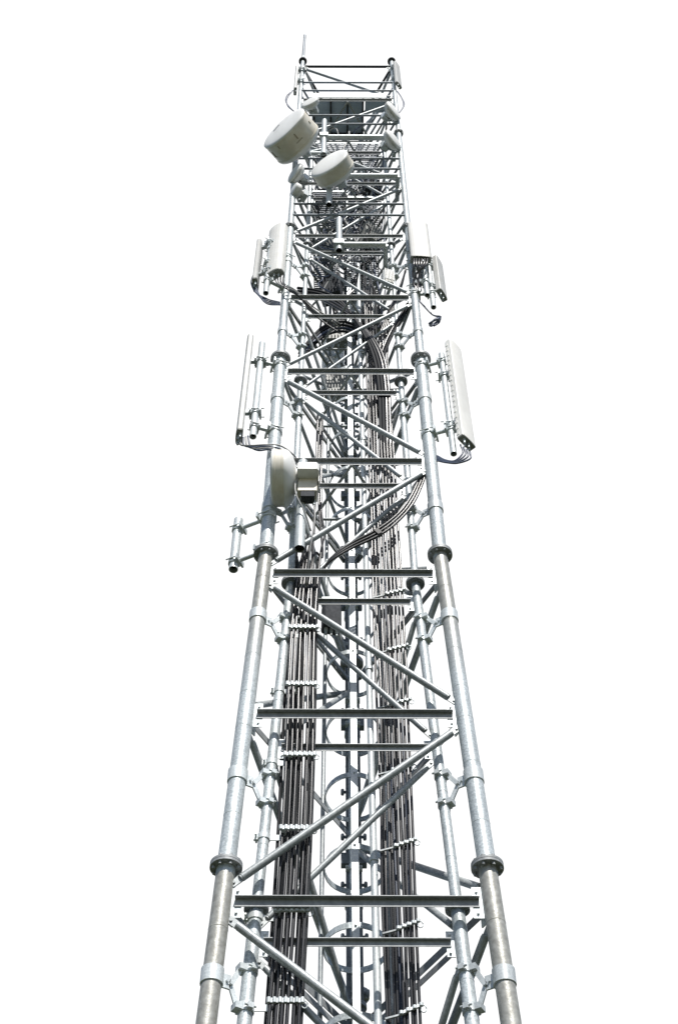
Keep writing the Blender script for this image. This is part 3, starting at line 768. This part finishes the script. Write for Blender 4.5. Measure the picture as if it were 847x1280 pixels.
# radio boxes and trays fixed inside
def radio(c, hx, hy, hz, label, m=GREYBOX, rot=0., fins=True):
    a = V((math.cos(rot), math.sin(rot), 0)); b = V((-math.sin(rot), math.cos(rot), 0)); c = V(c)
    t = thing('remote_radio_unit', c - Z_ * hz, label, 'radio unit', 'radio units inside the tower')
    q = MB(); e = .012; q.prism([(-hx + e, -hy), (hx - e, -hy), (hx, -hy + e), (hx, hy - e), (hx - e, hy), (-hx + e, hy), (-hx, hy - e), (-hx, -hy + e)], c - Z_ * hz, a, b, Z_, 2 * hz); q.build('body', m, t)
    if fins:
        q = MB()
        for i in range(7): q.box(c + a * (hx * (.82 - .273 * i)) - b * (hy + .012), a * .004, b * .0125, Z_ * (hz * .9))
        q.build('heat_sink', m, t)
    for i in range(3):
        q = MB(); q.lathe([(.014, 0), (.014, -.03), (.01, -.034), (.01, -.07)], c - Z_ * hz + a * (hx * .6 * (i - 1)), Z_, 10); q.build('connector', ZINC, t)
    return t
radio(at(484, 350, -.33), .06, .05, .13, 'small pale radio box between the upper right brace and the right leg', WHITE, .3)
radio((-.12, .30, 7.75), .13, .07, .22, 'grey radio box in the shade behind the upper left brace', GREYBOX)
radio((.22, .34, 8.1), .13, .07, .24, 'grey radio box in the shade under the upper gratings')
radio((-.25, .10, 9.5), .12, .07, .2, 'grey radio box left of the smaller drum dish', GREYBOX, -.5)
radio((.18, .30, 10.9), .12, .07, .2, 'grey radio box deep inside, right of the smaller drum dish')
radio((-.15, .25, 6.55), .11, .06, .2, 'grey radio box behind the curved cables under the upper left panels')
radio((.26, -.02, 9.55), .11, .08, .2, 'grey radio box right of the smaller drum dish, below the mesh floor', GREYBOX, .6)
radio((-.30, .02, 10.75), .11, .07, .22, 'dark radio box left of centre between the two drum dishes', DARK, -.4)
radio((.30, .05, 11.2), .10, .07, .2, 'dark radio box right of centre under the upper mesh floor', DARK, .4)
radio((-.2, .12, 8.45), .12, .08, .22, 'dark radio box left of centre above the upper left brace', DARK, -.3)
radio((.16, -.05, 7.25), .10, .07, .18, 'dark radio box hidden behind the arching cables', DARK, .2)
# dark box tucked behind the third crossbeam
radio(at(414, 772, -.05), .07, .06, .13, 'dark junction box hanging behind the left cables under the third crossbeam', DARK, .2, False)
b = thing('bracket_plate', at(418, 751, -.24), 'short pale channel resting on the inner crossbeam beside the left cables', 'bracket')
m = MB(); m.box(at(418, 751, -.24), X_ * .095, Y_ * .03, Z_ * .012); m.box(at(418, 751, -.24) + V((0, -.028, -.02)), X_ * .095, Y_ * .003, Z_ * .02); m.build('channel', ZINC_BRIGHT, b)

# ------------------------------------------------------------------ ground
m = MB(); n = 64; ring = m.add([V((120 * math.cos(2 * math.pi * k / n), 120 * math.sin(2 * math.pi * k / n), GROUND)) for k in range(n)]); m.face(tuple(ring + k for k in range(n)))
g = m.build('ground', GRASS); g['kind'] = 'structure'

# ------------------------------------------------------------------ light, sky, camera
EL, AZ = math.radians(51), math.radians(13)          # sun high behind the viewer, a little to the right
sd = V((math.sin(AZ) * math.cos(EL), -math.cos(AZ) * math.cos(EL), math.sin(EL)))
L = bpy.data.lights.new('sun', 'SUN'); L.energy = 5.0; L.angle = math.radians(.53); L.color = (1, .965, .91)
lo = bpy.data.objects.new('sun', L); COL.objects.link(lo); lo.rotation_euler = (-sd).to_track_quat('-Z', 'Y').to_euler(); lo.location = sd * 30

w = bpy.data.worlds.new('World'); SC.world = w; w.use_nodes = True
nt = w.node_tree; nt.nodes.clear(); N, Lk = nt.nodes.new, nt.links.new
out = N('ShaderNodeOutputWorld')
sky = N('ShaderNodeTexSky'); sky.sky_type = 'NISHITA'; sky.sun_disc = False
sky.sun_elevation = EL; sky.sun_rotation = math.atan2(sd.x, sd.y)
b1 = N('ShaderNodeBackground'); b1.inputs[1].default_value = .10; Lk(sky.outputs[0], b1.inputs[0])
b2 = N('ShaderNodeBackground'); b2.inputs[0].default_value = (1, 1, 1, 1); b2.inputs[1].default_value = 1.03
tc = N('ShaderNodeTexCoord'); dt = N('ShaderNodeVectorMath'); dt.operation = 'DOT_PRODUCT'
cd = V((0, math.cos(TH), math.sin(TH))); dt.inputs[1].default_value = cd
Lk(tc.outputs['Generated'], dt.inputs[0])
mr = N('ShaderNodeMapRange'); mr.interpolation_type = 'SMOOTHSTEP'; mr.inputs[1].default_value = .76; mr.inputs[2].default_value = .865
Lk(dt.outputs['Value'], mr.inputs[0])
mx = N('ShaderNodeMixShader'); Lk(mr.outputs[0], mx.inputs[0]); Lk(b1.outputs[0], mx.inputs[1]); Lk(b2.outputs[0], mx.inputs[2]); Lk(mx.outputs[0], out.inputs[0])

cam = bpy.data.cameras.new('camera'); co = bpy.data.objects.new('camera', cam); COL.objects.link(co)
cam.sensor_fit = 'VERTICAL'; cam.sensor_height = 36; cam.lens = 36 * FPX / 1280; cam.clip_start = .05; cam.clip_end = 1000
fw = V((0, math.cos(TH), math.sin(TH))); up = V((0, -math.sin(TH), math.cos(TH))); rt = V((1, 0, 0))
c, s = math.cos(ROLL), math.sin(ROLL)
rt2 = rt * c + up * s; up2 = up * c - rt * s
co.matrix_world = Matrix((( rt2.x, up2.x, -fw.x, CAM.x), (rt2.y, up2.y, -fw.y, CAM.y), (rt2.z, up2.z, -fw.z, CAM.z), (0, 0, 0, 1)))
SC.camera = co
SC.render.engine = 'CYCLES'; SC.cycles.max_bounces = 6
vs = SC.view_settings; vs.view_transform = 'Standard'; vs.look = 'None'; vs.exposure = .12; vs.gamma = 1; vs.use_curve_mapping = False
